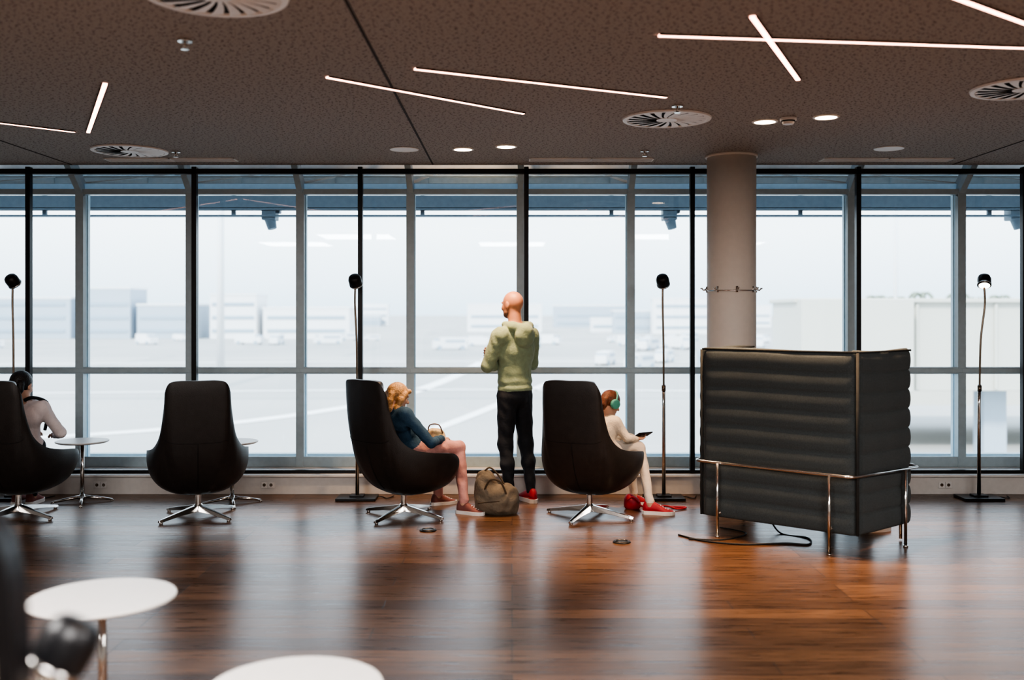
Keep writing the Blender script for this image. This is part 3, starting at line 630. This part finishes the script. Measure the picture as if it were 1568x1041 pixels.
# person sitting inside the sofa
O_=V((2.20,7.17,0)); fo_=np.array((.639,.769,0)); ro_=np.array((.769,-.639,0))
def c2(x,y,z): return ro_*x+fo_*y+np.array((0,0,z))
seated('seated_reader',(O_.x,O_.y),c2(0,.0,.545),c2(0,-.07,.83),[c2(-.17,-.07,.97),c2(.17,-.07,.97)],c2(0,.0,1.165),c2(0,1,-.35),(0,0,1),.9,
 [(c2(-.25,.06,.72),c2(-.12,.28,.66),c2(.5,.8,.1),(0,0,-1),-1),(c2(.25,.06,.72),c2(.12,.28,.66),c2(-.5,.8,.1),(0,0,-1),1)],
 [(c2(-.09,.06,.54),c2(-.11,.44,.53),c2(-.12,.46,.10)),(c2(.09,.06,.54),c2(.13,.44,.53),c2(.18,.42,.10))],
 'navy','jeans','skin2','brown','short',.92,'whitesh',[(*c2(-.12,.46,0)[:2],math.radians(50),.26,0),(*c2(.18,.42,0)[:2],math.radians(20),.27,0)])
# ---- bags
g=grp('khaki_duffel_bag',(-.13,8.05,0)); B=Body()
B.ell((0,0,.11),(.165,.12,.12),'khaki',k=.05); B.ell((.03,.0,.10),(.145,.13,.11),'khaki',k=.05); B.ell((-.07,0,.20),(.09,.09,.14),'khaki',k=.06); B.ell((-.10,.0,.27),(.05,.06,.07),'khaki',k=.05); B.ell((.08,-.02,.15),(.09,.09,.09),'khaki',k=.05)
B.cap((-.12,0,.035),(.13,0,.035),.04,.04,'khaki',.05); B.build('bag_body',g,.008,.007)
bm=bmesh.new(); tube(bm,cr([(-.09,-.09,.20),(-.04,-.13,.29),(.04,-.12,.27),(.09,-.11,.16)],6),.008,8); tube(bm,cr([(-.12,-.02,.30),(-.05,-.02,.37),(.03,-.03,.30),(.08,-.06,.22)],6),.007,8)
tube(bm,cr([(-.14,-.09,.10),(0,-.135,.12),(.14,-.10,.13)],6),.004,6); fin('handles',bm,mat('bag_strap',(.08,.055,.035),.8),g)
g=grp('straw_handbag',(-.83+.215,7.95+.14,.54)); B=Body(); B.ell((0,0,.06),(.085,.06,.065),'bagy',k=.03); B.ell((-.01,0,.09),(.07,.045,.05),'bagy',k=.03); B.build('bag_body',g,.007,.004)
bm=bmesh.new(); tube(bm,cr([(-.06,-.03,.11),(-.04,-.05,.17),(.03,-.05,.17),(.06,-.03,.10)],6),.005,8); fin('handle',bm,mat('bag_leather',(.12,.06,.03),.5),g)
g=grp('red_backpack',(.985,8.24,0)); B=Body(); B.ell((0,0,.05),(.065,.05,.055),'red',k=.03); B.ell((-.025,0,.085),(.035,.04,.04),'red',k=.03); B.cap((-.035,0,.025),(.04,0,.025),.025,.025,'red',.03); B.build('bag_body',g,.006)
bm=bmesh.new(); tube(bm,cr([(.05,-.02,.04),(.14,-.06,.012),(.26,-.05,.035),(.36,-.06,.012),(.44,-.0,.012),(.32,.03,.012)],6),.008,8); tube(bm,cr([(-.04,-.04,.08),(.0,-.07,.11),(.05,-.05,.06)],6),.006,8); fin('straps',bm,M['red'],g)

# ------------------------------------------------------------ exterior
ZG=-6
bm=bmesh.new(); vs=[bm.verts.new(p) for p in ((-2500,13,ZG),(2500,13,ZG),(2500,4000,ZG),(-2500,4000,ZG))]; bm.faces.new(vs); fin('ground_apron',bm,M['ground'])
bm=bmesh.new()
def ribbon(pts,w):
    pts=cr(pts,10); pr=None
    for i,p in enumerate(pts):
        t=(pts[min(i+1,len(pts)-1)]-pts[max(i-1,0)]).normalized(); nn=V((-t.y,t.x,0))*w/2
        a,b=bm.verts.new(p+nn),bm.verts.new(p-nn)
        if pr: bm.faces.new((pr[0],pr[1],b,a))
        pr=(a,b)
zg=ZG+.03
ribbon([(-60,52,zg),(-28,62,zg),(-14,80,zg),(-8,110,zg),(-4,170,zg)],1.6); ribbon([(-50,95,zg),(0,100,zg),(60,92,zg)],1.2); ribbon([(-9,50,zg),(-3,75,zg),(4,110,zg)],1.0); ribbon([(-80,150,zg),(0,160,zg),(80,150,zg)],2)
fin('apron_markings',bm,M['mark'])
# distant airport buildings (one mass)
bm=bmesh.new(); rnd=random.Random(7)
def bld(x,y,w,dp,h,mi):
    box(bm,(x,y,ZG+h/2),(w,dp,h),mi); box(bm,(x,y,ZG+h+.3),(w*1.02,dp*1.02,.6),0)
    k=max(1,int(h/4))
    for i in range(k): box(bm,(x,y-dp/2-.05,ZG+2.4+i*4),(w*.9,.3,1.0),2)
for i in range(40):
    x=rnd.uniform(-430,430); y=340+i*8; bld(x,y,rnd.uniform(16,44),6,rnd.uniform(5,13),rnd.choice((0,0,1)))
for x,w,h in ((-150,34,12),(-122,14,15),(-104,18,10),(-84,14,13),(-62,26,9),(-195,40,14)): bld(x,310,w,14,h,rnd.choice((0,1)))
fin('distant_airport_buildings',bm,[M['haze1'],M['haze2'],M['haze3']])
# service vehicles (one mass)
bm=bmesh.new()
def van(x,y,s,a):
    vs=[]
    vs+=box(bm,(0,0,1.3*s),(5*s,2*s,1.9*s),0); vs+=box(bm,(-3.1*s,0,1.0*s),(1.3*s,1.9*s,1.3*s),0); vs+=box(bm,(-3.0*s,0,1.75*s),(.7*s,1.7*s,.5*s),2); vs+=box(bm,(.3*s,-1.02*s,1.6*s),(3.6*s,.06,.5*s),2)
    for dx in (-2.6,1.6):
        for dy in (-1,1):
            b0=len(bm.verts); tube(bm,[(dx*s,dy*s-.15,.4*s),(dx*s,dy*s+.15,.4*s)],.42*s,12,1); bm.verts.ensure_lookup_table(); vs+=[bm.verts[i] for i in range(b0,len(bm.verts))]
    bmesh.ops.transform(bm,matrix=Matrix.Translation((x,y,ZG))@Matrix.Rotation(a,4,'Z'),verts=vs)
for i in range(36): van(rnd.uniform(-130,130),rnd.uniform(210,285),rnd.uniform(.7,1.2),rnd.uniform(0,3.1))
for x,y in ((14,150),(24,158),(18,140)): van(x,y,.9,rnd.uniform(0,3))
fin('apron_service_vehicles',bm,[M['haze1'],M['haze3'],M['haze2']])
# light masts
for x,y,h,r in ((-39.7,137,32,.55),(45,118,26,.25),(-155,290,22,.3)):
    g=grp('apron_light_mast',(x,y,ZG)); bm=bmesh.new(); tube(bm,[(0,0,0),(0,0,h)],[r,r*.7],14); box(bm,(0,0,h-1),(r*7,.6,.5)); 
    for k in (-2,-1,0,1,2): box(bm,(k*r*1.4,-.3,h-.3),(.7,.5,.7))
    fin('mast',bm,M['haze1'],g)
# jet bridge / pier on the right
g=grp('jet_bridge',(0,0,0)); bm=bmesh.new()
box(bm,(19.5,40,.35),(17.2,3.4,3.4)); box(bm,(19.5,40,2.10),(17.6,3.8,.16)); box(bm,(12.9,39.6,.4),(4.2,4.2,3.5)); 
for i in range(9): box(bm,(15.4+i*1.5,38.25,.35),(.12,.12,3.3))
fin('tunnel',bm,M['bridge'],g,bevel=.03)
bm=bmesh.new(); box(bm,(30,62,-1.5),(22,12,4)); box(bm,(30,62,.7),(23,13,.4)); fin('pier',bm,M['bridge'],g)
bm=bmesh.new()
for x in (13,19,25): box(bm,(x,40,-3.7),(.9,.9,4.7)); box(bm,(x,40,-5.7),(2.6,2.2,.6))
for i in range(7): box(bm,(10.6-.45*i,39,-1.6-.62*i),(.6,1.4,.12))
tube(bm,[(10.9,38.3,-.5),(7.8,38.3,-4.7)],.06,6); tube(bm,[(10.9,39.7,-.5),(7.8,39.7,-4.7)],.06,6); box(bm,(9.4,42,-1.0),(2.8,3,2.0)); box(bm,(9.4,40.4,-.6),(2.4,.1,.7))
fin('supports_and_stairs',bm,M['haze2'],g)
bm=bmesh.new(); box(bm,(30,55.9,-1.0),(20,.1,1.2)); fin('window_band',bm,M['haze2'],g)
g=grp('distant_trees',(0,0,0)); bm=bmesh.new()
for i in range(8):
    x=54+i*3.9+rnd.uniform(-1,1); y=150; h=rnd.uniform(9,10.5); tube(bm,[(x,y,ZG),(x,y,ZG+h)],.3,6)
    for k in range(7):
        a=k*.9; tube(bm,cr([(x,y,ZG+h),(x+1.0*math.cos(a),y+1.0*math.sin(a),ZG+h+.5),(x+1.8*math.cos(a),y+1.8*math.sin(a),ZG+h-.4)],4),[.22]*8+[.1],6)
fin('palms',bm,M['tree'],g)
# sun shade, soffit and outer ledge
gs=grp('exterior_sunshade')
bm=bmesh.new(); box(bm,(0,10.56,3.1),(2*XW+4,2.1,.08)); 
for i in range(14): box(bm,(-XW+1.025*i,10.56,3.03),(.06,2.1,.08))
fin('soffit',bm,M['soffit'],gs)
bm=bmesh.new()
for z,h in ((2.72,.12),(2.645,.018),(2.58,.018)): box(bm,(0,10.1,z),(2*XW+4,.10,h))
for i in range(8): box(bm,(-6.6+i*1.9,10.12,2.82),(.04,.04,.48))
fin('blades',bm,M['slat'],gs,bevel=.006)
bm=bmesh.new(); box(bm,(0,10.2,.14),(2*XW+4,.09,.09)); box(bm,(0,10.05,-.12),(2*XW+4,1.0,.12))
for i in range(16): box(bm,(-7.5+i,10.2,.03),(.05,.05,.2))
fin('exterior_ledge_rail',bm,M['frame'])
for i_,x in enumerate((-2.44,1.585,5.07)):
    g=grp('floodlight_%d'%i_,(x,10.15,2.62),parent=gs); bm=bmesh.new(); box(bm,(0,0,0),(.14,.16,.16)); tube(bm,[(0,0,.05),(0,0,.16)],.03,10); tube(bm,[(0,-.02,-.05),(.03,-.03,-.17)],[.06,.045],16); box(bm,(.08,0,.03),(.05,.1,.08)); fin('housing',bm,M['slat'],g,bevel=.01)

# ------------------------------------------------------------ world + camera
w=bpy.data.worlds.new('hazy_sky'); scene.world=w; w.use_nodes=True; nt=w.node_tree; bg=nt.nodes['Background']
tc=nt.nodes.new('ShaderNodeTexCoord'); sx=nt.nodes.new('ShaderNodeSeparateXYZ'); r=nt.nodes.new('ShaderNodeValToRGB')
nt.links.new(tc.outputs['Generated'],sx.inputs[0]); nt.links.new(sx.outputs['Z'],r.inputs['Fac']); nt.links.new(r.outputs[0],bg.inputs['Color'])
r.color_ramp.elements[0].position=0; r.color_ramp.elements[0].color=(.54,.67,.78,1)
r.color_ramp.elements[1].position=.9; r.color_ramp.elements[1].color=(.62,.78,.97,1)
e=r.color_ramp.elements.new(.08); e.color=(.86,.94,1,1)
bg.inputs['Strength'].default_value=2.7
sl=bpy.data.lights.new('hazy_sun','SUN'); sl.energy=4.0; sl.angle=math.radians(8); sl.color=(1,.95,.88)
so=bpy.data.objects.new('sun',sl); so.rotation_euler=V((.35,.62,-.7)).to_track_quat('-Z','Y').to_euler(); link(so)
cam=bpy.data.cameras.new('camera'); co=bpy.data.objects.new('camera',cam); link(co); co.location=(0,0,H); co.rotation_euler=(math.pi/2,0,0)
cam.sensor_width=36; cam.lens=35.36; cam.shift_y=-.0258; cam.dof.use_dof=True; cam.dof.focus_distance=8.0; cam.dof.aperture_fstop=1.2; cam.clip_end=6000
scene.camera=co
scene.view_settings.view_transform='AgX'
try: scene.view_settings.look='AgX - High Contrast'
except Exception as ex: print(ex)
scene.view_settings.exposure=.08
